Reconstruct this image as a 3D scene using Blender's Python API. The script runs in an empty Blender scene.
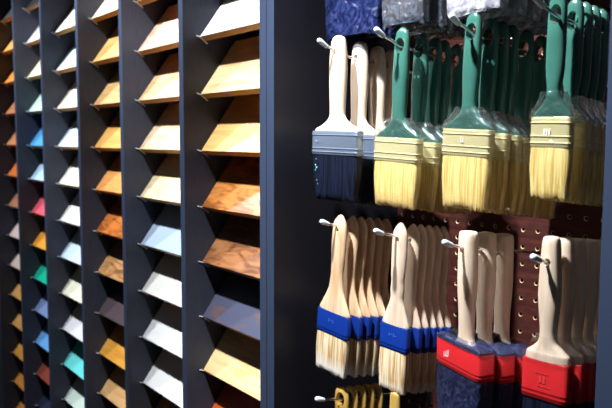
import bpy, bmesh, math, random
from mathutils import Vector, Matrix
random.seed(7)
COL = bpy.context.scene.collection
PI = math.pi

# ------------------------------------------------------------------ materials
def new_mat(name):
    m = bpy.data.materials.new(name); m.use_nodes = True
    nt = m.node_tree
    return m, nt, nt.nodes['Principled BSDF']

def plain(name, col, rough=0.5, metal=0.0, coat=0.0, spec=0.5, bump=0.0, bscale=200, var=0.0, stretch=(1, 1, 1)):
    m, nt, b = new_mat(name)
    b.inputs['Base Color'].default_value = (*col, 1)
    b.inputs['Roughness'].default_value = rough
    b.inputs['Metallic'].default_value = metal
    b.inputs['Coat Weight'].default_value = coat
    b.inputs['Coat Roughness'].default_value = 0.15
    b.inputs['Specular IOR Level'].default_value = spec
    if bump or var:
        tc = nt.nodes.new('ShaderNodeTexCoord'); mp = nt.nodes.new('ShaderNodeMapping')
        mp.inputs['Scale'].default_value = stretch
        nz = nt.nodes.new('ShaderNodeTexNoise'); nz.inputs['Scale'].default_value = bscale
        nz.inputs['Detail'].default_value = 4
        nt.links.new(tc.outputs['Object'], mp.inputs[0]); nt.links.new(mp.outputs[0], nz.inputs['Vector'])
        if bump:
            bp = nt.nodes.new('ShaderNodeBump'); bp.inputs['Strength'].default_value = bump
            bp.inputs['Distance'].default_value = 0.002
            nt.links.new(nz.outputs['Fac'], bp.inputs['Height']); nt.links.new(bp.outputs[0], b.inputs['Normal'])
        if var:
            cr = nt.nodes.new('ShaderNodeValToRGB')
            cr.color_ramp.elements[0].position = 0.3; cr.color_ramp.elements[1].position = 0.7
            cr.color_ramp.elements[0].color = (*[c * (1 - var) for c in col], 1)
            cr.color_ramp.elements[1].color = (*[min(1, c * (1 + var)) for c in col], 1)
            nt.links.new(nz.outputs['Fac'], cr.inputs[0]); nt.links.new(cr.outputs[0], b.inputs['Base Color'])
    return m

def wood(name, light, dark, rough=0.4, scale=10, stretch=(1, 12, 12), contrast=(0.35, 0.7), coat=0.0, knots=False):
    """long grain along X of the object by default"""
    m, nt, b = new_mat(name)
    tc = nt.nodes.new('ShaderNodeTexCoord'); mp = nt.nodes.new('ShaderNodeMapping')
    oi = nt.nodes.new('ShaderNodeObjectInfo'); ad = nt.nodes.new('ShaderNodeVectorMath'); ad.operation = 'MULTIPLY_ADD'
    cx = nt.nodes.new('ShaderNodeCombineXYZ')
    for k in range(3): nt.links.new(oi.outputs['Random'], cx.inputs[k])
    nt.links.new(cx.outputs[0], ad.inputs[0]); ad.inputs[1].default_value = (7, 5, 3)
    nt.links.new(tc.outputs['Object'], ad.inputs[2])
    mp.inputs['Scale'].default_value = stretch
    nt.links.new(ad.outputs[0], mp.inputs[0])
    nz = nt.nodes.new('ShaderNodeTexNoise'); nz.inputs['Scale'].default_value = scale
    nz.inputs['Detail'].default_value = 5; nz.inputs['Distortion'].default_value = 1.2 if knots else 0.4
    nt.links.new(mp.outputs[0], nz.inputs['Vector'])
    cr = nt.nodes.new('ShaderNodeValToRGB')
    cr.color_ramp.elements[0].position = contrast[0]; cr.color_ramp.elements[1].position = contrast[1]
    cr.color_ramp.elements[0].color = (*dark, 1); cr.color_ramp.elements[1].color = (*light, 1)
    nt.links.new(nz.outputs['Fac'], cr.inputs[0])
    out = cr.outputs[0]
    nt.links.new(out, b.inputs['Base Color'])
    b.inputs['Roughness'].default_value = rough
    b.inputs['Coat Weight'].default_value = coat; b.inputs['Coat Roughness'].default_value = 0.2
    bp = nt.nodes.new('ShaderNodeBump'); bp.inputs['Strength'].default_value = 0.12; bp.inputs['Distance'].default_value = 0.001
    nt.links.new(nz.outputs['Fac'], bp.inputs['Height']); nt.links.new(bp.outputs[0], b.inputs['Normal'])
    return m

def bristle_mat(name, light, dark, tip=None, tip_z=(-0.2, -0.22), rough=0.55):
    m, nt, b = new_mat(name)
    tc = nt.nodes.new('ShaderNodeTexCoord'); mp = nt.nodes.new('ShaderNodeMapping')
    mp.inputs['Scale'].default_value = (1, 1, 0.03)
    nt.links.new(tc.outputs['Object'], mp.inputs[0])
    nz = nt.nodes.new('ShaderNodeTexNoise'); nz.inputs['Scale'].default_value = 420; nz.inputs['Detail'].default_value = 3
    nt.links.new(mp.outputs[0], nz.inputs['Vector'])
    cr = nt.nodes.new('ShaderNodeValToRGB')
    cr.color_ramp.elements[0].position = 0.36; cr.color_ramp.elements[1].position = 0.6
    cr.color_ramp.elements[0].color = (*dark, 1); cr.color_ramp.elements[1].color = (*light, 1)
    nt.links.new(nz.outputs['Fac'], cr.inputs[0])
    out = cr.outputs[0]
    if tip:
        sx = nt.nodes.new('ShaderNodeSeparateXYZ'); nt.links.new(tc.outputs['Object'], sx.inputs[0])
        mr = nt.nodes.new('ShaderNodeMapRange'); mr.inputs['From Min'].default_value = tip_z[0]; mr.inputs['From Max'].default_value = tip_z[1]
        nt.links.new(sx.outputs['Z'], mr.inputs['Value'])
        mx = nt.nodes.new('ShaderNodeMix'); mx.data_type = 'RGBA'
        nt.links.new(mr.outputs[0], mx.inputs['Factor']); nt.links.new(out, mx.inputs['A']); mx.inputs['B'].default_value = (*tip, 1)
        out = mx.outputs['Result']
    nt.links.new(out, b.inputs['Base Color']); b.inputs['Roughness'].default_value = rough; b.inputs['Specular IOR Level'].default_value = 0.2
    bp = nt.nodes.new('ShaderNodeBump'); bp.inputs['Strength'].default_value = 0.5; bp.inputs['Distance'].default_value = 0.001
    nt.links.new(nz.outputs['Fac'], bp.inputs['Height']); nt.links.new(bp.outputs[0], b.inputs['Normal'])
    return m

def film(name, tint=(1, 1, 1), opac=0.12, rough=0.12, body=None, bump=1.0, bscale=90, stretch=(1, 1, 1)):
    """clear plastic film: mostly see-through, glossy, wrinkled"""
    m = bpy.data.materials.new(name); m.use_nodes = True; nt = m.node_tree; nt.nodes.clear()
    out = nt.nodes.new('ShaderNodeOutputMaterial')
    tr = nt.nodes.new('ShaderNodeBsdfTransparent'); tr.inputs[0].default_value = (*tint, 1)
    gl = nt.nodes.new('ShaderNodeBsdfGlossy'); gl.inputs['Roughness'].default_value = rough
    gl.inputs['Color'].default_value = (0.9, 0.95, 1, 1)
    tc = nt.nodes.new('ShaderNodeTexCoord'); mp = nt.nodes.new('ShaderNodeMapping'); mp.inputs['Scale'].default_value = stretch
    nz = nt.nodes.new('ShaderNodeTexNoise'); nz.inputs['Scale'].default_value = bscale; nz.inputs['Detail'].default_value = 3
    nz.inputs['Distortion'].default_value = 1.0
    nt.links.new(tc.outputs['Object'], mp.inputs[0]); nt.links.new(mp.outputs[0], nz.inputs['Vector'])
    bp = nt.nodes.new('ShaderNodeBump'); bp.inputs['Strength'].default_value = bump; bp.inputs['Distance'].default_value = 0.004
    nt.links.new(nz.outputs['Fac'], bp.inputs['Height']); nt.links.new(bp.outputs[0], gl.inputs['Normal'])
    mix = nt.nodes.new('ShaderNodeMixShader'); mix.inputs[0].default_value = opac
    nt.links.new(tr.outputs[0], mix.inputs[1]); nt.links.new(gl.outputs[0], mix.inputs[2])
    last = mix.outputs[0]
    if body:
        df = nt.nodes.new('ShaderNodeBsdfDiffuse'); df.inputs[0].default_value = (*body[:3], 1)
        n2 = nt.nodes.new('ShaderNodeTexNoise'); n2.inputs['Scale'].default_value = bscale * .8; n2.inputs['Detail'].default_value = 6; n2.inputs['Distortion'].default_value = 2.0
        nt.links.new(mp.outputs[0], n2.inputs['Vector'])
        c2 = nt.nodes.new('ShaderNodeValToRGB'); c2.color_ramp.elements[0].position = .42; c2.color_ramp.elements[1].position = .68
        c2.color_ramp.elements[0].color = (*[v * .55 for v in body[:3]], 1); c2.color_ramp.elements[1].color = (*[min(1, v * 1.6 + .02) for v in body[:3]], 1)
        nt.links.new(n2.outputs['Fac'], c2.inputs[0]); nt.links.new(c2.outputs[0], df.inputs[0]); nt.links.new(bp.outputs[0], df.inputs['Normal'])
        m2 = nt.nodes.new('ShaderNodeMixShader'); m2.inputs[0].default_value = body[3]
        nt.links.new(last, m2.inputs[1]); nt.links.new(df.outputs[0], m2.inputs[2]); last = m2.outputs[0]
    nt.links.new(last, out.inputs['Surface'])
    return m

def srgb(r, g, b):
    f = lambda c: (c / 255 / 12.92) if c / 255 <= 0.04045 else ((c / 255 + 0.055) / 1.055) ** 2.4
    return (f(r), f(g), f(b))

# ------------------------------------------------------------------ mesh helpers
def link(name, bm, mats, parent=None, smooth=True, angle=40):
    me = bpy.data.meshes.new(name); bmesh.ops.recalc_face_normals(bm, faces=bm.faces[:]); bm.to_mesh(me); bm.free()
    for m in (mats if isinstance(mats, (list, tuple)) else [mats]): me.materials.append(m)
    if smooth:
        for p in me.polygons: p.use_smooth = True
        me.set_sharp_from_angle(angle=math.radians(angle))
    o = bpy.data.objects.new(name, me); COL.objects.link(o)
    if parent: o.parent = parent
    return o

def add_box(bm, x0, x1, y0, y1, z0, z1, bev=0.0, mi=0):
    r = bmesh.ops.create_cube(bm, size=1)
    for v in r['verts']:
        v.co = Vector(((x0 + x1) / 2 + v.co.x * (x1 - x0), (y0 + y1) / 2 + v.co.y * (y1 - y0), (z0 + z1) / 2 + v.co.z * (z1 - z0)))
    fs = {f for v in r['verts'] for f in v.link_faces}
    for f in fs: f.material_index = mi
    if bev:
        es = {e for v in r['verts'] for e in v.link_edges}
        bmesh.ops.bevel(bm, geom=list(es), offset=bev, segments=2, profile=0.5, affect='EDGES')

def add_tube(bm, pts, rad, seg=10, caps=True, mi=0):
    pts = [Vector(p) for p in pts]; rs = rad if isinstance(rad, (list, tuple)) else [rad] * len(pts)
    rings = []
    for i, p in enumerate(pts):
        d = (pts[min(i + 1, len(pts) - 1)] - pts[max(i - 1, 0)]).normalized()
        a = d.cross(Vector((1, 0, 0)) if abs(d.x) < 0.9 else Vector((0, 0, 1))).normalized(); b = d.cross(a)
        rings.append([bm.verts.new(p + (a * math.cos(2 * PI * k / seg) + b * math.sin(2 * PI * k / seg)) * rs[i]) for k in range(seg)])
    for i in range(len(rings) - 1):
        for k in range(seg):
            bm.faces.new((rings[i][k], rings[i][(k + 1) % seg], rings[i + 1][(k + 1) % seg], rings[i + 1][k])).material_index = mi
    if caps:
        bm.faces.new(rings[0]).material_index = mi; bm.faces.new(rings[-1][::-1]).material_index = mi

def loft(bm, rows, seg=32, p=2.6, jit=None, caps=True, mi=0):
    """rows: (z, half_width, half_thickness[, power]) superelliptic sections stacked along z"""
    rings = []
    for ri, r in enumerate(rows):
        z, hw, ht = r[:3]; pw = r[3] if len(r) > 3 else p
        ring = []
        for k in range(seg):
            a = 2 * PI * k / seg; c, s = math.cos(a), math.sin(a)
            x = math.copysign(abs(c) ** (2 / pw), c) * hw; y = math.copysign(abs(s) ** (2 / pw), s) * ht
            v = Vector((x, y, z))
            if jit: v += jit(ri, k, x, y, z)
            ring.append(bm.verts.new(v))
        rings.append(ring)
    for i in range(len(rings) - 1):
        for k in range(seg):
            bm.faces.new((rings[i][k], rings[i][(k + 1) % seg], rings[i + 1][(k + 1) % seg], rings[i + 1][k])).material_index = mi
    if caps:
        bm.faces.new(rings[0]).material_index = mi; bm.faces.new(rings[-1][::-1]).material_index = mi
    return rings

def spline(rows, n=5):
    """Catmull-Rom densify rows"""
    out = []
    for i in range(len(rows) - 1):
        p0 = rows[max(i - 1, 0)]; p1 = rows[i]; p2 = rows[i + 1]; p3 = rows[min(i + 2, len(rows) - 1)]
        for k in range(n):
            t = k / n
            out.append(tuple(0.5 * ((2 * b) + (-a + c) * t + (2 * a - 5 * b + 4 * c - d) * t * t + (-a + 3 * b - 3 * c + d) * t ** 3)
                             for a, b, c, d in zip(p0, p1, p2, p3)))
    out.append(tuple(rows[-1]))
    return [(r[0], max(r[1], 0.0008), max(r[2], 0.0008)) + tuple(r[3:]) for r in out]

def cut_hole(o, hw, hh, zc=0.0):
    """cut a real elliptical hole through a handle (along Y)"""
    bm = bmesh.new(); seg = 20; rings = []
    for y in (-0.05, 0.05):
        rings.append([bm.verts.new((hw * math.cos(2 * PI * k / seg), y, zc + hh * math.sin(2 * PI * k / seg))) for k in range(seg)])
    for k in range(seg): bm.faces.new((rings[0][k], rings[0][(k + 1) % seg], rings[1][(k + 1) % seg], rings[1][k]))
    bm.faces.new(rings[0][::-1]); bm.faces.new(rings[1])
    bmesh.ops.recalc_face_normals(bm, faces=bm.faces[:])
    me = bpy.data.meshes.new('cutter'); bm.to_mesh(me); bm.free()
    c = bpy.data.objects.new('cutter', me); COL.objects.link(c)
    md = o.modifiers.new('hole', 'BOOLEAN'); md.operation = 'DIFFERENCE'; md.solver = 'EXACT'; md.object = c
    bpy.context.view_layer.update()
    dg = bpy.context.evaluated_depsgraph_get()
    nm = bpy.data.meshes.new_from_object(o.evaluated_get(dg))
    o.modifiers.clear(); old = o.data; o.data = nm; bpy.data.meshes.remove(old)
    bpy.data.objects.remove(c); bpy.data.meshes.remove(me)
    nm.name = o.name
    # bevel-like softness comes from sharp edges kept at the rim only
    nm.set_sharp_from_angle(angle=math.radians(45))

def empty(name, loc=(0, 0, 0), label=None, cat=None, group=None, rot=(0, 0, 0)):
    o = bpy.data.objects.new(name, None); COL.objects.link(o); o.location = loc; o.rotation_euler = rot
    o.empty_display_size = 0.02
    tag(o, label, cat, group); return o

def tag(o, label=None, cat=None, group=None, kind=None):
    if label: o['label'] = label
    if cat: o['category'] = cat
    if group: o['group'] = group
    if kind: o['kind'] = kind
    return o

def copy_tree(o, parent=None):
    c = o.copy(); COL.objects.link(c); c.parent = parent
    for ch in [k for k in KIDS.get(o.name, [])]: 
        d = ch.copy(); COL.objects.link(d); d.parent = c
        for g in KIDS.get(ch.name, []):
            e = g.copy(); COL.objects.link(e); e.parent = d
    return c
KIDS = {}
def part(name, bm, mats, parent, **k):
    o = link(name, bm, mats, parent, **k); KIDS.setdefault(parent.name, []).append(o); return o

# ------------------------------------------------------------------ palette
M_panel = plain('charcoal_laminate', (0.050, 0.053, 0.074), 0.55, bump=0.15, bscale=60, stretch=(8, 8, 0.6), var=0.12, spec=0.18)
M_black_gloss = plain('black_gloss_laminate', (0.010, 0.010, 0.014), 0.4, spec=0.25)
M_back = plain('dark_backing', (0.010, 0.010, 0.013), 0.7, var=0.1, bscale=20)
M_chrome = plain('chrome', (0.75, 0.77, 0.8), 0.18, 1.0)
M_bracket = plain('bright_metal', (0.8, 0.84, 0.9), 0.35, 0.25)
M_edge = plain('lit_edge_tint', (0.038, 0.053, 0.095), 0.38, spec=0.4)  # bluish light on the panels' front edges put into the colour
M_capplastic = plain('clear_white_cap', (0.75, 0.82, 0.92), 0.2, coat=1.0)
M_wall = plain('painted_wall', (0.30, 0.30, 0.31), 0.8, var=0.05, bscale=8)
M_floor = plain('grey_floor', (0.12, 0.12, 0.13), 0.5, var=0.15, bscale=12)
M_peg = wood('perforated_brown_board', srgb(84, 40, 34), srgb(56, 26, 23), 0.45, 14, (1, 10, 10), (0.3, 0.7))
M_rim = plain('hole_rim', (0.52, 0.37, 0.19), 0.35)

# ------------------------------------------------------------------ setting
bm = bmesh.new(); add_box(bm, -4.2, 1.6, -2.6, 0.36, -0.05, 0.0); tag(link('floor', bm, M_floor, smooth=False), kind='structure')
bm = bmesh.new(); add_box(bm, -4.2, 1.6, 0.30, 0.36, 0.0, 2.7); tag(link('wall_back', bm, M_wall, smooth=False), kind='structure')

# ------------------------------------------------------------------ sample rack
def edge_faces(bm):
    bm.normal_update()
    for f in bm.faces:
        if f.normal.y < -0.5: f.material_index = 1
TH = 0.018; W = 0.2775; D5 = -0.9495
DX = [-2.655, -2.368, -2.086, -1.790, -1.513, -1.226, D5]          # left faces of uprights
Z_LO, Z_HI = 0.0, 2.07
rack = empty('sample_rack', (-1.65, 0.08, 0), 'tall charcoal rack of narrow bays holding tilted wood samples', 'display rack')
def rk(o): 
    o.parent = rack; o.matrix_parent_inverse = Matrix.Translation((1.65, -0.08, 0)); return o
for x in DX:
    bm = bmesh.new(); add_box(bm, x, x + TH, 0, 0.17, Z_LO, Z_HI, 0.0008)
    edge_faces(bm); rk(link('upright_panel', bm, [M_panel, M_edge], smooth=False))
bm = bmesh.new(); add_box(bm, DX[0] - .005, D5 + TH, 0.171, 0.183, Z_LO, Z_HI); rk(link('back_panel', bm, M_back, smooth=False))
for i in range(len(DX) - 1):
    bm = bmesh.new(); add_box(bm, DX[i] + TH + .0002, DX[i + 1] - .0002, 0.002, 0.17, 0.05, 0.068); rk(link('bottom_shelf', bm, M_panel, smooth=False))
    bm = bmesh.new(); add_box(bm, DX[i] + TH + .0002, DX[i + 1] - .0002, 0.004, 0.17, 2.045, 2.063); rk(link('top_shelf', bm, M_panel, smooth=False))

# sample boards
PITCH = 0.1053; ZR0 = 1.4834; YF = 0.0345; TILT = math.radians(54); BT = 0.0135; BL = 0.128
CORE = plain('board_core_honey', srgb(196, 140, 78), 0.5, var=0.25, bscale=30, stretch=(1, 20, 20))
CORE_D = plain('board_core_brown', srgb(150, 92, 48), 0.5, var=0.25, bscale=30, stretch=(1, 20, 20))
N = 'n'
columns = {
 5: (-1, [((240, 238, 235), 'chalk white', 'p'), ((240, 208, 158), 'pale honey', 'w'), ((232, 186, 116), 'light golden pine', 'w'),
          ((196, 124, 60), 'orange oak', 'k'), ((160, 106, 66), 'streaky mid-brown', 'k'), ((74, 76, 96), 'smoky blue-grey', 'g'),
          ((238, 206, 150), 'pale yellow pine', 'w'), ((200, 84, 30), 'red-orange', 'w')]),
 4: (-2, [((218, 160, 92), 'honey orange', 'w'), ((238, 200, 170), 'pinkish beige', 'w'), ((240, 196, 146), 'peach', 'w'),
          ((240, 208, 168), 'pale tan', 'w'), ((244, 224, 182), 'cream', 'w'), ((176, 194, 216), 'pale blue-grey', 'p'),
          ((226, 224, 216), 'greyish white', 'p'), ((232, 231, 229), 'cool white', 'p'), ((236, 235, 233), 'plain white', 'p'), ((200, 150, 90), 'tan', 'w')]),
 3: (-2, [((246, 230, 196), 'pale cream', 'w'), ((222, 172, 104), 'golden', 'w'), ((206, 166, 110), 'dull golden tan', 'w'),
          ((222, 168, 92), 'warm golden', 'w'), ((220, 154, 86), 'orange tan', 'w'), ((190, 108, 46), 'deep orange-brown', 'k'),
          ((186, 136, 88), 'light brown', 'k'), ((78, 66, 70), 'dark grey-brown', 'g'), ((222, 160, 66), 'bright golden yellow', 'w'),
          ((222, 176, 122), 'tan beige', 'w'), ((150, 90, 50), 'brown', 'w')]),
 2: (-3, [((232, 232, 230), 'white', 'p'), ((238, 238, 236), 'bright white', 'p'), ((222, 238, 240), 'icy white', 'p'), ((244, 228, 208), 'creamy peach', 'p'),
          ((214, 230, 240), 'bluish white', 'p'), ((244, 240, 224), 'ivory', 'p'), ((236, 234, 230), 'clean white', 'p'),
          ((204, 226, 244), 'faint sky blue', 'p'), ((232, 232, 208), 'yellowish cream', 'p'), ((228, 226, 228), 'soft lilac white', 'p'),
          ((110, 222, 220), 'aqua turquoise', 'p'), ((214, 230, 218), 'pale greenish white', 'p'), ((120, 120, 60), 'olive', 'p')]),
 1: (-3, [((40, 40, 46), 'near-black shadow-coloured', 'p'), ((236, 230, 236), 'white', 'p'), ((236, 224, 192), 'cream', 'p'), ((188, 228, 206), 'mint green', 'p'),  # first board: the shadow at the bay's top put into its colour
          ((74, 152, 214), 'bright blue', 'p'), ((180, 212, 232), 'light blue', 'p'), ((222, 92, 108), 'coral pink', 'p'),
          ((230, 156, 54), 'golden yellow', 'p'), ((22, 172, 140), 'teal green', 'p'), ((116, 136, 180), 'greyish blue', 'p'),
          ((104, 166, 228), 'sky blue', 'p'), ((136, 66, 54), 'dark red-brown', 'p'), ((44, 48, 72), 'dark navy', 'p')]),
 0: (-3, [((40, 38, 40), 'near-black shadow-coloured', 'p'), ((230, 160, 84), 'light orange', 'w'), ((230, 146, 60), 'bright orange', 'w'), ((182, 116, 78), 'medium brown', 'w'),  # first board's black likewise stands for shadow, not for a finish
          ((186, 122, 80), 'warm brown', 'w'), ((204, 110, 50), 'rust orange', 'w'), ((168, 118, 88), 'dusty brown', 'w'),
          ((214, 190, 186), 'pinkish beige', 'p'), ((208, 188, 176), 'greyish beige', 'p'), ((222, 168, 94), 'honey', 'w'),
          ((214, 162, 94), 'tan honey', 'w'), ((218, 158, 74), 'golden orange', 'w'), ((216, 144, 66), 'amber', 'w'), ((208, 132, 56), 'dark amber', 'w')]),
}
COLNAME = {5: 'bay beside the brushes', 4: 'second bay from the brushes', 3: 'third bay from the brushes',
           2: 'fourth bay from the brushes', 1: 'fifth bay from the brushes', 0: 'bay at the left edge'}
ORD = ['topmost', 'second', 'third', 'fourth', 'fifth', 'sixth', 'seventh', 'eighth', 'ninth', 'tenth', 'eleventh', 'twelfth', 'thirteenth', 'fourteenth']
def board_mat(rgb, kind, i):
    c = srgb(*rgb); nm = 'finish_%d' % i
    if kind == 'p': return plain(nm, c, 0.35, var=0.03, bscale=30, stretch=(1, 10, 10), bump=0.03)
    if kind == 'w': return wood(nm, c, tuple(a * b for a, b in zip(c, (0.80, 0.70, 0.58))), 0.34, 9, (1, 9, 9), (0.3, 0.58))
    if kind == 'k': return wood(nm, c, tuple(a * b for a, b in zip(c, (0.42, 0.34, 0.28))), 0.32, 8, (2, 8, 8), (0.36, 0.56), knots=True)
    return wood(nm, c, srgb(104, 78, 72) if rgb[2] > 90 else srgb(50, 42, 44), 0.32, 7, (2.2, 5, 5), (0.30, 0.46), knots=True)
bi = 0
dirb = Vector((0, math.cos(TILT), math.sin(TILT))); nrm = Vector((0, math.sin(TILT), -math.cos(TILT)))  # nrm = into the thickness
def board_mesh(w):
    bm = bmesh.new(); add_box(bm, 0, w, 0, BL, -BT, 0, 0.0006)
    for f in bm.faces:
        f.material_index = 0 if f.normal.z > 0.5 or f.calc_center_median().z > -0.0015 else 1
    return bm
bracket_mesh = None
for c in (5, 4, 3, 2, 1, 0):
    r0, lst = columns[c]
    extra = 0 if c < 2 else 1
    if extra: r0 -= 1; lst = [((214, 176, 124), 'tan', 'w')] + lst  # unseen row added on top to cast shade on the boards below
    xl = DX[c] + TH; xr = DX[c + 1]
    for k, (rgb, nm, kind) in enumerate(lst):
        r = r0 + k; z = ZR0 - PITCH * r; bi += 1
        w = xr - xl - 0.003
        bm = board_mesh(w)
        o = link('sample_board', bm, [board_mat(rgb, kind, bi), CORE_D if rgb[0] < 215 and kind != 'p' else CORE], smooth=False)
        o.location = (xl + 0.0015, YF, z); o.rotation_euler = (TILT, 0, 0)
        what = {'p': 'painted board', 'w': 'wood board', 'k': 'grainy wood board', 'g': 'weathered wood board'}[kind]
        k -= extra
        pos = 'unseen, added on top for shade' if k < 0 else 'topmost' if k == 0 else ORD[k] + ' from the top'
        if k == len(lst) - 1 - extra: pos = 'lowest'
        tag(o, '%s %s, %s in the %s' % (nm, what, pos, COLNAME[c]), 'wood sample', 'tilted wood finish samples on the rack')
        # small chrome bracket holding the board's left end on the upright
        if bracket_mesh is None:
            b2 = bmesh.new()
            add_box(b2, 0, 0.0028, -0.0015, 0.0, -BT - 0.0062, 0.0006, 0.0003)
            add_tube(b2, [(0.0012, -0.0008, 0.0), (0.0012, -0.0020, 0.003), (0.0012, -0.0030, 0.0065)], 0.0011, 8)
            ob = link('support_bracket', b2, M_bracket, smooth=False); bracket_mesh = ob.data
        else:
            ob = bpy.data.objects.new('support_bracket', bracket_mesh); COL.objects.link(ob)
        ob.location = (xl + 0.0004, YF - 0.0003, z); ob.rotation_euler = (TILT, 0, 0)
        rk(ob)

# ------------------------------------------------------------------ brush bay with pegboard
XL = D5 + TH + 0.0008; XR = -0.368
bay = empty('brush_display', (-0.65, 0.13, 0), 'deep charcoal frame with a perforated reddish-brown back behind the brushes', 'display cabinet')
def by(o):
    o.parent = bay; o.matrix_parent_inverse = Matrix.Translation((0.65, -0.13, 0)); return o
bm = bmesh.new(); add_box(bm, XL, XL + 0.020, 0.001, 0.262, 0, 2.07, 0.001); edge_faces(bm); by(link('side_panel', bm, [M_black_gloss, M_edge], smooth=False))
bm = bmesh.new(); add_box(bm, XR, XR + 0.036, 0.0, 0.262, 0, 2.07, 0.001); edge_faces(bm); by(link('side_panel', bm, [M_black_gloss, M_edge], smooth=False))
bm = bmesh.new(); add_box(bm, XL + .021, XR - .001, 0.004, 0.255, 0.05, 0.07); by(link('bottom_shelf', bm, M_panel, smooth=False))
bm = bmesh.new(); add_box(bm, XL + .021, XR - .001, 0.004, 0.255, 2.045, 2.063); by(link('top_shelf', bm, M_panel, smooth=False))
# perforated board: every hole is real, 25 mm apart
YP = 0.260; HP = 0.025; X0 = -0.648; Z0 = 1.296; R = 0.0026; RO = 0.0037
bm = bmesh.new()
ix0, ix1 = -11, 10; iz0, iz1 = -16, 29
def V(cache, x, y, z):
    k = (round(x, 5), round(y, 5), round(z, 5))
    if k not in cache: cache[k] = bm.verts.new((x, y, z))
    return cache[k]
ca = {}
seg = 12
for i in range(ix0, ix1 + 1):
    for j in range(iz0, iz1 + 1):
        cx = X0 + i * HP; cz = Z0 + j * HP
        if cx - HP / 2 < XL + 0.012 or cx + HP / 2 > XR + .02: continue
        inner = []; outer = []; sq = []; deep = []
        for k in range(seg):
            a = 2 * PI * k / seg; c, s = math.cos(a), math.sin(a)
            inner.append(bm.verts.new((cx + c * R, YP + 0.0004, cz + s * R)))
            outer.append(bm.verts.new((cx + c * RO, YP - 0.0006, cz + s * RO)))
            base_ = bm.verts
            deep.append(bm.verts.new((cx + c * R, YP + 0.008, cz + s * R)))
            m = HP / 2 / max(abs(c), abs(s))
            sq.append(V(ca, cx + c * m, YP, cz + s * m))
        for k in range(seg):
            q = (k + 1) % seg
            a0, a1 = 2 * PI * k / seg, 2 * PI * (k + 1) / seg
            f = bm.faces.new((inner[k], inner[q], outer[q], outer[k])); f.material_index = 1
            f = bm.faces.new((deep[k], deep[q], inner[q], inner[k])); f.material_index = 0
            # corner of the square between k and q?
            if sq[k].co.x != sq[q].co.x and sq[k].co.z != sq[q].co.z and abs((abs(sq[k].co.x - cx) - HP / 2)) + abs((abs(sq[k].co.z - cz) - HP / 2)) > 1e-5 \
               and abs((abs(sq[q].co.x - cx) - HP / 2)) + abs((abs(sq[q].co.z - cz) - HP / 2)) > 1e-5:
                am = (a0 + a1) / 2
                cv = V(ca, cx + math.copysign(HP / 2, math.cos(am)), YP, cz + math.copysign(HP / 2, math.sin(am)))
                bm.faces.new((outer[k], outer[q], sq[q], cv, sq[k]))
            else:
                bm.faces.new((outer[k], outer[q], sq[q], sq[k]))
me_peg = by(link('perforated_back', bm, [M_peg, M_rim], smooth=False))
me_peg['label'] = 'reddish-brown perforated board with pale hole rims'
bm = bmesh.new(); add_box(bm, XL + .021, XR - .0005, YP + .009, YP + .014, 0.07, 2.045); by(link('backing_sheet', bm, M_back, smooth=False))

# ------------------------------------------------------------------ hooks
SL = 0.125      # the hooks rise gently towards their tips
def hook_mesh(rise, tip_y):
    bm = bmesh.new()
    L0 = YP - 0.0015
    pts = [(0, L0, -SL * (L0 - .055)), (0, 0.16, -SL * .105), (0, 0.10, -SL * .045), (0, tip_y + 0.040, SL * (.015 - tip_y)), (0, tip_y + 0.028, 0.25 * rise + .001), (0, tip_y + 0.016, 0.55 * rise), (0, tip_y + 0.006, 0.9 * rise)]
    add_tube(bm, pts, 0.0019, 10)
    return bm
HZ1, HZ2, HZ3 = 1.5225, 1.2700, 1.0085
HX = [-0.823, -0.698, -0.573, -0.448]
hooknames = ['leftmost', 'second from the left', 'third from the left', 'rightmost']
tips = {(0, 0): 0.020, (0, 1): 0.016, (0, 2): 0.018, (0, 3): 0.001, (1, 0): 0.026, (1, 1): 0.019, (1, 2): 0.014, (1, 3): 0.010, (2, 0): 0.019}
rowtxt = {0: 'middle row of brushes', 1: 'lower row of brushes', 2: 'bottom row'}
rowtxt = {-1: 'row cut off by the top of the photo', 0: 'row of wooden and green handled brushes', 1: 'row of blue and red banded brushes', 2: 'row at the bottom edge'}
def make_hook(x, z, tip, rise, label):
    t = empty('display_hook', (x, YP, z), label, 'hook', 'chrome hooks on the perforated board')
    bm = hook_mesh(rise, tip)
    for v in bm.verts: v.co.y -= YP
    part('prong', bm, M_chrome, t)
    bm = bmesh.new(); y = tip - YP
    d = Vector((0, 0.010, -0.35 * rise)); tipp = Vector((0, y, rise * 1.02))
    pts = [tipp + d * s for s in (-0.30, -0.24, -0.1, 0.1, 0.9, 1.25, 1.3)]
    add_tube(bm, pts, [0.0012, 0.0026, 0.0036, 0.0040, 0.0036, 0.0030, 0.002], 12)
    part('end_cap', bm, M_capplastic, t)
    bm = bmesh.new(); add_box(bm, -0.006, 0.006, -0.0042, -0.0018, -0.050, -0.018, 0.0008); part('base_plate', bm, M_chrome, t)
    return t
for (r, c), ty in tips.items():
    z = (HZ1, HZ2, HZ3)[r]
    make_hook(HX[c], z, ty, (0.0165, 0.0110, 0.0090)[r], 'chrome hook, %s in the %s' % (hooknames[c], rowtxt[r]))
make_hook(HX[1], HZ3, 0.03, 0.009, 'short chrome hook at the bottom edge, under the narrower blue-banded brushes')
for c in (0, 1, 2):
    make_hook(HX[c], 1.7715, 0.03, 0.012, 'chrome hook above the photo edge, %s, holding plastic-wrapped brushes' % hooknames[c])

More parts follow.
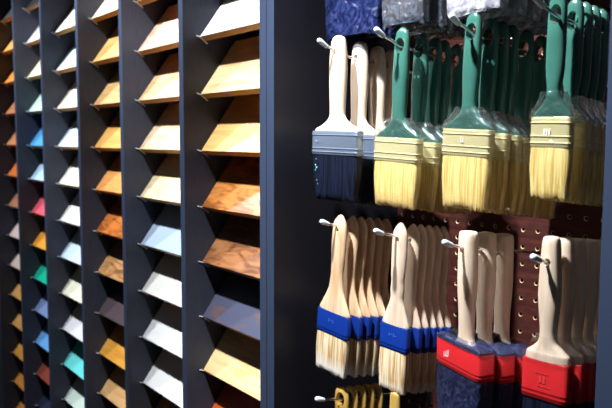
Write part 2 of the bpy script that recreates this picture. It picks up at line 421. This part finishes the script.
# ------------------------------------------------------------------ brushes
W_pale = wood('pale_beech', srgb(236, 216, 194), srgb(218, 188, 160), 0.42, 16, (9, 9, 1), (0.3, 0.7), coat=0.15)
W_tan = wood('tan_beech', srgb(240, 212, 176), srgb(216, 172, 128), 0.42, 16, (9, 9, 1), (0.3, 0.7), coat=0.15)
W_gold = wood('yellow_wood', srgb(224, 184, 98), srgb(194, 144, 62), 0.4, 14, (8, 8, 1), (0.3, 0.7), coat=0.2)
M_green = plain('green_gloss_handle', srgb(56, 104, 92), 0.26, coat=0.6, var=0.12, bscale=25, bump=0.05)
M_brass = plain('champagne_ferrule', (0.72, 0.63, 0.34), 0.36, 0.35, var=0.05, bscale=12)
M_steel = plain('steel_ferrule', (0.42, 0.50, 0.66), 0.3, 0.75, var=0.1, bscale=14)
M_blueband = plain('blue_band', srgb(12, 44, 122), 0.3, coat=0.4, var=0.05, bscale=40)
M_redband = plain('red_band', srgb(180, 32, 36), 0.3, coat=0.4, var=0.05, bscale=40)
M_bl = bristle_mat('blond_bristle', srgb(238, 214, 142), srgb(204, 166, 88), tip=srgb(196, 160, 100), tip_z=(-0.19, -0.215))
M_bw = bristle_mat('cream_bristle', srgb(246, 228, 190), srgb(196, 146, 84), tip=srgb(250, 240, 226), tip_z=(-0.195, -0.217))
M_bdark = bristle_mat('dark_bristle', srgb(20, 27, 48), srgb(5, 7, 15))
M_bbrown = bristle_mat('brown_bristle', srgb(96, 78, 58), srgb(34, 28, 26))
M_bgrey = bristle_mat('grey_bristle', srgb(170, 162, 170), srgb(92, 84, 92))
F_clear = film('clear_film', opac=0.13, rough=0.10, bump=0.9, bscale=70)
F_clear2 = film('thin_clear_film', opac=0.035, rough=0.08, bump=1.0, bscale=60)
F_wrinkle = film('wrinkled_clear_film', opac=0.34, rough=0.06, bump=1.0, bscale=110, body=(0.6, 0.66, 0.7, 0.02))
F_blue = film('blue_film', tint=(0.5, 0.6, 0.9), opac=0.16, rough=0.14, bump=0.9, bscale=80, body=(0.016, 0.026, 0.11, 0.60))
F_grey = film('milky_film', opac=0.25, rough=0.14, bump=1.0, bscale=90, body=(0.16, 0.20, 0.28, 0.25))
F_white = film('whitish_film', opac=0.22, rough=0.14, bump=1.0, bscale=60, body=(0.62, 0.62, 0.74, 0.5))
F_navy = film('navy_film', tint=(0.7, 0.75, 0.9), opac=0.22, rough=0.10, bump=1.0, bscale=90, body=(0.035, 0.045, 0.14, 0.35))
M_mark_w = plain('pale_print', (0.85, 0.85, 0.85), 0.5)
M_mark_b = plain('light_blue_print', srgb(60, 100, 190), 0.5)
M_mark_r = plain('pink_print', srgb(222, 66, 62), 0.4)
M_mark_t = plain('teal_fleck', srgb(120, 205, 195), 0.4)
M_black = plain('black_plastic', (0.012, 0.012, 0.014), 0.35)

def handle(parent, rows, mat, hole, seg=28, p=2.2):
    bm = bmesh.new(); loft(bm, spline(rows, 4), seg, p)
    o = link('handle', bm, mat, parent); KIDS.setdefault(parent.name, []).append(o)
    if hole: cut_hole(o, *hole)
    return o
def ferrule(parent, zt, zb, hw, ht, mat, beads=(), name='ferrule'):
    bm = bmesh.new(); rows = []
    zs = [zt, zt - 0.0008]
    rows = [(zt, hw - .0006, ht - .0006), (zt - .0008, hw, ht)]
    ev = []
    e_ = .0003 if name == 'band' or mat == M_blueband else .0008
    for b in beads: ev += [(b + .0009, 0), (b + .0003, e_), (b - .0003, e_), (b - .0009, 0)]
    for z, e in ev: rows.append((z, hw + e, ht + e))
    rows += [(zb + .0008, hw, ht), (zb, hw - .0004, ht - .0004)]
    loft(bm, rows, 40, 7); return part(name, bm, mat, parent, angle=50)
def bristles(parent, zt, zb, hw0, hw1, ht, mat, seg=96, rag=0.003, sag=0.0):
    rnd = random.Random(int(zt * -1e4) + int(hw0 * 1e5)); n = 9
    ph = [rnd.uniform(-1, 1) for _ in range(seg)]; pz = [rnd.uniform(-1, 1) for _ in range(seg)]
    rows = []
    for i in range(n + 1):
        t = i / n; hw = hw0 + (hw1 - hw0) * t ** 1.3 + 0.0012 * math.sin(PI * min(1, t * 1.2))
        rows.append((zt + (zb - zt) * t, hw, ht * (1 + 0.12 * math.sin(PI * t)) * (1 - 0.12 * t), 5))
    def j(ri, k, x, y, z):
        t = ri / n; d = Vector((0, 0, 0))
        L = math.hypot(x, y) or 1
        d += Vector((x / L * 0.25, y / L, 0)) * (0.0006 * ph[k] * min(1, t * 3))
        if ri == n: d.z += rag * pz[k] * 0.6 - sag * (x / hw0)
        return d
    bm = bmesh.new(); rings = loft(bm, rows, seg, 5, j, caps=False)
    bm.faces.new(rings[0])
    # ragged, slightly domed tip surface
    ring = rings[-1]; prev = ring
    for s, dz in ((0.82, -0.0012), (0.5, -0.0020), (0.2, -0.0016)):
        nr = []
        for k, v in enumerate(ring):
            nr.append(bm.verts.new((v.co.x * (0.97 if s > .8 else 0.9 if s > .4 else .85), v.co.y * s, v.co.z + dz + rag * 0.35 * rnd.uniform(-1, 1))))
        for k in range(seg): bm.faces.new((prev[k], prev[(k + 1) % seg], nr[(k + 1) % seg], nr[k]))
        prev = nr
    bm.faces.new(prev[::-1])
    return part('bristles', bm, mat, parent, angle=60)
def sleeve(parent, rows, mat, wr=0.0012, seg=56, p=6, name='plastic_wrap', seed=1, open_=True, rag=0.0):
    rnd = random.Random(seed)
    dense = spline(rows, 4)
    ph = [rnd.uniform(0, 6.28) for _ in range(6)]
    def j(ri, k, x, y, z):
        a = 2 * PI * k / seg
        n = math.sin(5 * a + ph[0] + z * 160) + 0.7 * math.sin(11 * a + ph[1] - z * 260) + 0.5 * math.sin(17 * a + ph[2] + z * 500)
        L = math.hypot(x, y) or 1
        v = Vector((x / L * .4, y / L, 0)) * (abs(n) * wr * 0.6 + rnd.uniform(0, wr * 0.3))
        if ri == len(dense) - 1: v.z += rag * math.sin(3 * a + ph[3]) + rag * rnd.uniform(-.5, .5)
        return v
    bm = bmesh.new(); loft(bm, dense, seg, p, j, caps=False)
    o = part(name, bm, mat, parent, angle=80)
    return o
def mark(parent, bars, y, mat, name='printed_mark', skew=0.0):
    bm = bmesh.new()
    for (x0, x1, z0, z1) in bars:
        vs = [bm.verts.new((x + skew * (z - bars[0][2]), y, z)) for x, z in ((x0, z0), (x1, z0), (x1, z1), (x0, z1))]
        bm.faces.new(vs)
        vb = [bm.verts.new((v.co.x, y + 0.0003, v.co.z)) for v in vs]; bm.faces.new(vb[::-1])
        for i in range(4): bm.faces.new((vs[i], vb[i], vb[(i + 1) % 4], vs[(i + 1) % 4]))
    return part(name, bm, mat, parent, smooth=False)

def place(proto, stack, z, xs, desc, where, group, yaw=0, roll=0, jit=0.6, names=None, cat='paint brush', slip=None):
    """one prototype, then copies along the hook; ys = distance of each along the hook"""
    rnd = random.Random(len(stack) * 31 + int(xs * 1000)); n = len(stack)
    posn = ['frontmost', 'second from the front', 'third from the front', 'fourth from the front', 'fifth from the front', 'sixth from the front']
    for i, y in enumerate(stack):
        o = proto if i == 0 else copy_tree(proto)
        o.location = (xs, y, z - SL * (y - .055))
        jj = 0 if i == 0 else 1
        o.rotation_euler = (0, math.radians(roll + jj * rnd.uniform(-jit, jit)), math.radians(yaw + jj * rnd.uniform(-jit, jit)))
        pos = posn[i] if i < n - 1 or n == 1 else 'rearmost'
        o['label'] = '%s, %s %s' % (desc, pos, where)
        o['category'] = cat
        if n > 1: o['group'] = group
        if slip and i:      # the packs stand closer together than the handles on the wire
            for ch in o.children:
                if not ch.name.startswith('handle'): ch.location = (slip[0] * i, slip[1] * i, 0)

# --- hook 1, upper row: pale wooden handles, dark wrapped bristles
def kind_wood_dark():
    t = empty('paint_brush')
    handle(t, [(.0235, .002, .002), (.0215, .0075, .006), (.017, .0120, .0075), (.008, .0142, .0085), (0, .0152, .009), (-.015, .0164, .0095), (-.035, .0164, .0095), (-.06, .0152, .009),
               (-.085, .0142, .0085), (-.093, .016, .0083), (-.099, .0225, .0080), (-.105, .0345, .0075), (-.1105, .0490, .0072), (-.1135, .0505, .0070)], W_pale, (0.0042, 0.0044, 0.0))
    ferrule(t, -.1137, -.1485, .0515, .0085, M_steel, (-.1195, -.139, -.1445))
    bristles(t, -.1485, -.2120, .0500, .0440, .0075, M_bdark, rag=0.003)
    sleeve(t, [(-.110, .0505, .0092), (-.116, .0530, .0100), (-.14, .0532, .0100), (-.17, .0530, .0105), (-.2, .0500, .0105), (-.219, .0465, .0085)], F_clear2, 0.0012, rag=0.004, seed=3)
    mark(t, [(-.0370, -.0340, -.1285, -.1270), (-.0355, -.0335, -.1560, -.1548), (-.0375, -.0350, -.1655, -.1635), (-.0345, -.0320, -.1695, -.1670), (-.0368, -.0356, -.1730, -.1705), (-.0330, -.0320, -.1880, -.1858), (-.0305, -.0297, -.1930, -.1917)], -.0112, M_mark_t, name='teal_flecks')
    return t
place(kind_wood_dark(), [.055, .0955, .130, .158], 1.5260, HX[0], 'pale wooden-handled navy-bristle brush',
      'on the upper leftmost hook', 'pale wooden brushes with navy bristles', yaw=1, roll=1.0)

# --- green handled brushes, three sizes
def kind_green(hw, nw, zf, zfb, zb, mk=None, hwt=None, ht=.0075):
    t = empty('paint_brush'); h = hwt or nw * 1.05
    q = ht / .0080
    handle(t, [(.0255, .002, .0010), (.0235, h * .45, .0030), (.0190, h * .80, .0046), (.010, h * .98, .0052), (0, h * 1.02, .0056), (-.015, h * 1.02, .0066), (-.035, h * 1.06, .0080 * q), (-.055, h * 1.0, .0080 * q),
               (-.07, nw, .0076 * q), (zf + .027, nw * .98, .0072 * q), (zf + .0185, max(hw * .40, nw * 1.05), .0074 * q), (zf + .0105, hw * .68, .0076 * q), (zf + .005, hw * .90, .0078 * q), (zf + .0015, hw * .985, .0076 * q), (zf, hw * .985, .0076 * q)],
           M_green, (h * .66, .0100, .002), p=2.4)
    ferrule(t, zf - .0002, zfb, hw, ht, M_brass, (zf - .006, zfb + .0115, zfb + .0045))
    bristles(t, zfb, zb, hw * .975, hw * .895, ht * .9, M_bl, rag=0.0035)
    sleeve(t, [(zf + .026, nw * 1.5, ht + .0010), (zf + .016, hw * .66, ht + .0012), (zf + .006, hw * .98, ht + .0009), (zf - .002, hw + .0012, ht + .0008)], F_wrinkle, 0.0022, seed=5, rag=.001)
    sleeve(t, [(zf - .002, hw + .0010, ht + .0008), (zfb, hw + .0010, ht + .0008), (zb + .02, hw * .97, ht + .0008), (zb - .001, hw * .92, ht + .0002)], F_clear, 0.0004, seed=9, rag=.002, name='plastic_sleeve')
    if mk: mark(t, mk, -ht - .0013, M_mark_w)
    return t
gtxt = 'green-handled blond-bristle brush'
place(kind_green(.0415, .0118, -.118, -.150, -.2080), [.061, .0966, .1215, .1391, .1653], 1.5215, HX[1], 'wide ' + gtxt, 'on the second hook', 'wide green-handled brushes', yaw=0, roll=2.2, jit=.8)
place(kind_green(.0362, .0103, -.1105, -.1425, -.2030, mk=[(-.0045, -.0035, -.126, -.120), (-.0045, -.0010, -.126, -.125), (-.0010, -.0002, -.126, -.120)], hwt=.0114, ht=.0069),
      [.0555, .0855, .105, .123, .1532, .1836], 1.5235, HX[2], 'medium ' + gtxt, 'on the third hook', 'medium green-handled brushes', yaw=0, roll=2.2, jit=.8)
place(kind_green(.0225, .0078, -.1015, -.1330, -.1840, mk=[(-.006, -.0045, -.120, -.114), (-.003, -.0015, -.120, -.114), (0, .0015, -.120, -.114)], hwt=.0099, ht=.0057),
      [.0420, .0715, .0880, .1035, .1185], 1.5240, HX[3] - .003, 'small ' + gtxt, 'on the rightmost hook', 'small green-handled brushes', yaw=4, roll=1, jit=.6)

# --- blue banded brushes
def kind_blue(hw, zf, zfb, zb, k=1.0, seed=1):
    t = empty('paint_brush')
    f = zf
    handle(t, [(.0218, .0012, .002), (.0203, .0032 * k, .0036), (.0165, .0074 * k, .0046), (.0110, .0116 * k, .0052), (.004, .0138 * k, .0056), (-.01, .0146 * k, .0058), (-.03, .0143 * k, .0058), (-.05, .0132 * k, .0057),
               (f + .060, .0122 * k, .0055), (f + .048, .0132 * k, .0053), (f + .036, .45 * hw, .0052), (f + .024, .62 * hw, .0052), (f + .012, .82 * hw, .0052), (f + .003, .97 * hw, .0052), (f, .975 * hw, .0052)],
           W_tan if seed == 1 else W_pale, (.0030, .0030, 0))
    ferrule(t, f - .0002, zfb, hw, .0058, M_blueband, (zfb + .0075, zfb + .0035))
    bristles(t, zfb, zb, hw * .97, hw * .93, .0054, M_bw, rag=.0025)
    mark(t, [(-.006, -.0045, f - .016, f - .011), (-.003, .0005, f - .0135, f - .0125), (.002, .0035, f - .016, f - .011), (.0045, .007, f - .0145, f - .0135)], -.0062, M_mark_b)
    return t
place(kind_blue(.0345, -.1265, -.1620, -.2195), [.0585, .0815, .0985, .1150, .1320, .1490], 1.2682, HX[0] + .002, 'wide blue-banded wooden brush',
      'on the lower leftmost hook', 'wide blue-banded brushes', yaw=3, roll=4.8, jit=.4)
place(kind_blue(.0245, -.1185, -.1535, -.2090, .88, 2), [.0610, .0840, .0985, .1140, .1285, .1430], 1.2682, HX[1] + .002, 'narrower blue-banded wooden brush',
      'on the lower second hook', 'narrower blue-banded brushes', yaw=4, roll=2.8, jit=.4)

# --- red banded, wrapped in dark plastic, wide
def kind_redwide():
    t = empty('paint_brush'); hw = .0480; ht = .0132; f = -.1152
    handle(t, [(.0235, .0080, .006), (.0225, .0115, .009), (.0175, .0134, .0100), (.004, .0135, .0102), (-.02, .0137, .0105), (-.045, .0132, .0105), (-.07, .0112, .0092), (-.085, .0108, .0085),
               (-.098, .0114, .0078), (-.108, .0135, .0075), (-.1145, .0190, .0075)], W_pale, (.0040, .0040, 0), p=2.3)
    bm = bmesh.new(); loft(bm, [(f + .0030, hw * .93, ht * .85, 8), (f + .0015, hw * .975, ht * .95, 8), (f, hw * .98, ht * .97, 8)], 40, 8); part('shoulder', bm, M_black, t)
    ferrule(t, f, -.1480, hw, ht, M_redband, (-.1395, -.1435), name='band')
    bristles(t, -.1480, -.2340, hw * .95, hw * .84, ht * .88, M_bdark, rag=.003)
    sleeve(t, [(f + .010, hw * .55, ht * .75), (f + .0055, hw * .86, ht * .96), (f + .0030, hw * 1.00, ht * 1.0), (f - .0005, hw + .0008, ht + .0002)], F_navy, .0012, seed=4, name='plastic_wrap', p=7)
    sleeve(t, [(-.1485, hw * .99, ht * 1.0), (-.19, hw * .95, ht * .98), (-.236, hw * .86, ht * .9)], F_navy, .0008, seed=8, name='plastic_sleeve', p=7)
    mark(t, [(-.0250 + .0026 * i, -.0244 + .0026 * i, -.137 + .0020 * i * .5, -.130 + .0012 * i) for i in range(5)] + [(-.0235, -.0150, -.1345, -.1340)], -ht - .0004, M_mark_w)
    bm = bmesh.new(); add_box(bm, -.026, -.009, -.0060, .0045, f + .0035, f + .0125, .0006); part('black_tab', bm, M_black, t)
    for ch in KIDS[t.name]:
        if not ch.name.startswith('handle'):
            for v in ch.data.vertices: v.co.x -= .003
    return t
place(kind_redwide(), [.0555, .0885, .1220], 1.2680, HX[2], 'broad red-banded brush wrapped in dark plastic',
      'on the lower third hook', 'broad red-banded wrapped brushes', yaw=-15.6, roll=0, jit=0, slip=(.0089, -.0032))

# --- red banded, small
def kind_redsmall():
    t = empty('paint_brush'); hw = .0262; ht = .0092; f = -.1055
    handle(t, [(.0262, .0060, .005), (.0250, .0080, .0065), (.0200, .0092, .0078), (.008, .0102, .0082), (-.01, .0112, .0084), (-.033, .0122, .0084), (-.050, .0112, .0082), (-.066, .0096, .0076),
               (-.078, .0090, .0072), (-.086, .0106, .0072), (-.0915, .0155, .0074), (-.096, .0212, .0080), (-.0985, .0240, .0086), (f + .0012, .0252, .0088), (f, .0252, .0088)], W_pale, (.0040, .0042, 0), p=2.5)
    ferrule(t, f - .0002, -.1475, hw, ht, M_redband, (-.1385, -.1430), name='band')
    bristles(t, -.1475, -.215, hw * .96, hw * .86, ht * .88, M_bdark, rag=.003)
    sleeve(t, [(-.079, .0125, .0086), (-.090, .0190, .0092), (-.097, .0255, .0096), (f - .004, hw + .0008, ht + .0006)], F_clear, .0010, seed=6)
    mark(t, [(-.009, .006, -.1190, -.1187), (-.006, .009, -.1330, -.1327), (-.004, -.0015, -.1290, -.1225), (.0005, .003, -.1290, -.1225)], -ht - .0004, M_mark_r)
    return t
place(kind_redsmall(), [.0405, .0650, .0865, .1080, .1295], 1.2720, HX[3], 'small red-banded wooden brush',
      'on the lower rightmost hook', 'small red-banded brushes', yaw=5, jit=.2)

# --- yellow looped handles at the bottom edge
def kind_loop(h=.0135, hole=(.0082, .0110, -.0040), top=0.0):
    t = empty('paint_brush')
    handle(t, [(.0140 + top, .003, .001), (.0125 + top, h * .50, .0030), (.0085 + top, h * .84, .0042), (0, h * .99, .0048), (-.012, h * 1.0, .005), (-.03, h * .9, .005), (-.06, h * .75, .005), (-.1, h * .7, .005), (-.12, h * 1.1, .005), (-.128, .020, .005)],
           W_gold, hole)
    ferrule(t, -.128, -.158, .021, .0055, M_brass, (-.135,))
    bristles(t, -.158, -.205, .0203, .0180, .005, M_bl)
    return t
place(kind_loop(), [.0665, .0844, .1010, .1180, .1355], 1.0135, HX[0], 'yellow wooden looped brush handle', 'of the row at the bottom edge', 'yellow looped handles at the bottom edge', yaw=8, jit=.5)
lp = kind_loop(.0095, (.0035, .0045, 0), .034)
place(lp, [.058], 1.0085, HX[1], '', '', 'x', yaw=4)
lp['label'] = 'slim yellow brush handle at the bottom edge, below the narrower blue-banded brushes'

# --- wrapped brushes of the row above: only their bristle ends show
def kind_top(hw, ht, zb, film_m, br, rag=.004, seed=2):
    t = empty('paint_brush')   # origin on the hook at z = 1.7715
    handle(t, [(.022, .004, .003), (.015, .012, .007), (0, .016, .008), (-.03, .017, .009), (-.06, .014, .0085), (-.085, .018, .008), (-.105, hw * .97, ht * .85), (-.11, hw * .97, ht * .85)], W_pale, (.004, .004, 0))
    ferrule(t, -.1102, -.142, hw, ht * .95, M_steel, (-.117, -.136))
    bristles(t, -.142, zb + .004, hw * .97, hw * .90, ht * .9, br, rag=rag)
    sleeve(t, [(-.108, hw + .001, ht * 1.02), (-.15, hw + .0015, ht * 1.05), (zb + .03, hw * .985, ht * 1.05), (zb + .006, hw * .95, ht * .98), (zb - .001, hw * .95, ht * .75)], film_m, .0014, seed=seed, rag=.003)
    return t
place(kind_top(.0575, .0085, -.2165, F_blue, M_bdark), [.082, .108], 1.7715, HX[0], 'blue-wrapped brush end at the top edge',
      'above the pale wooden handles', 'blue-wrapped brush ends', yaw=2, roll=0, jit=.4)
place(kind_top(.0385, .0085, -.2190, F_grey, M_bbrown, .006, 5), [.066, .094, .121, .149], 1.7715, HX[1], 'milky-wrapped brush end at top edge',
      'above the wide green handles', 'milky-wrapped brown brush ends', yaw=2, jit=2)
place(kind_top(.0420, .0100, -.2225, F_white, M_bgrey, .006, 8), [.060, .088, .116, .144, .172], 1.7715, HX[2], 'greyish-white brush end at top edge',
      'above the medium green handles', 'greyish-white brush ends', yaw=0, jit=1.5)

# ------------------------------------------------------------------ lights: a row of small spots above the display, on the shop side
def spot(x, y, z, tx, ty, tz, e, size=75, col=(0.90, 0.95, 1.0), rad=0.02, blend=0.8):
    l = bpy.data.lights.new('display_spot', 'SPOT'); l.energy = e; l.color = col; l.spot_size = math.radians(size)
    l.spot_blend = blend; l.shadow_soft_size = rad
    o = bpy.data.objects.new('display_spot', l); COL.objects.link(o); o.location = (x, y, z)
    d = Vector((tx, ty, tz)) - Vector((x, y, z)); o.rotation_euler = d.to_track_quat('-Z', 'Y').to_euler()
SP = 50
spot(-2.74, -.37, 2.12, -2.65, .05, 1.35, SP, 90)  # added to brighten the leftmost bay, continuing the row
spot(-2.22, -.37, 2.12, -1.95, .05, 1.35, SP, 100, blend=1.0)
spot(-1.70, -.37, 2.12, -1.60, .05, 1.30, SP * .9, 80, blend=0.6)
spot(-1.18, -.37, 2.12, -1.16, .05, 1.35, SP * 0.95, 76, blend=.5)
spot(-0.68, -.37, 2.12, -0.60, .05, 1.08, SP * 2.5, 80, blend=.9)
# soft fill light added high behind the viewer, no lamp known there
la = bpy.data.lights.new('added_soft_fill', 'AREA'); la.shape = 'RECTANGLE'; la.size = 2.4; la.size_y = 1.2; la.energy = .6; la.color = (0.82, 0.90, 1.0)
lo = bpy.data.objects.new('added_soft_fill', la); COL.objects.link(lo); lo.location = (-0.6, -2.0, 2.7)
d = Vector((-1.2, 0.1, 1.5)) - lo.location; lo.rotation_euler = d.to_track_quat('-Z', 'Y').to_euler()

w = bpy.data.worlds.new('shop'); bpy.context.scene.world = w; w.use_nodes = True
w.node_tree.nodes['Background'].inputs[0].default_value = (0.55, 0.65, 0.85, 1); w.node_tree.nodes['Background'].inputs[1].default_value = 0.01

# ------------------------------------------------------------------ camera
yaw, pitch, roll = 0.63344654, 0.08958916, 0.00353624
F = Vector((-math.cos(yaw) * math.cos(pitch), math.sin(yaw) * math.cos(pitch), -math.sin(pitch)))
Rt = Vector((math.sin(yaw), math.cos(yaw), 0)); U = Rt.cross(F)
R2 = Rt * math.cos(roll) + U * math.sin(roll); U2 = -Rt * math.sin(roll) + U * math.cos(roll)
cam = bpy.data.cameras.new('camera'); co = bpy.data.objects.new('camera', cam); COL.objects.link(co)
co.matrix_world = Matrix(((R2.x, U2.x, -F.x, 0), (R2.y, U2.y, -F.y, -0.607), (R2.z, U2.z, -F.z, 1.4), (0, 0, 0, 1)))
cam.sensor_width = 36; cam.lens = 719.28 / 612 * 36; cam.clip_start = 0.02
cam.dof.use_dof = True; cam.dof.focus_distance = 0.92; cam.dof.aperture_fstop = 9
sc = bpy.context.scene; sc.camera = co
sc.view_settings.view_transform = 'Standard'; sc.view_settings.look = 'None'; sc.view_settings.exposure = 0.0; sc.view_settings.gamma = 1
sc.view_settings.use_curve_mapping = False
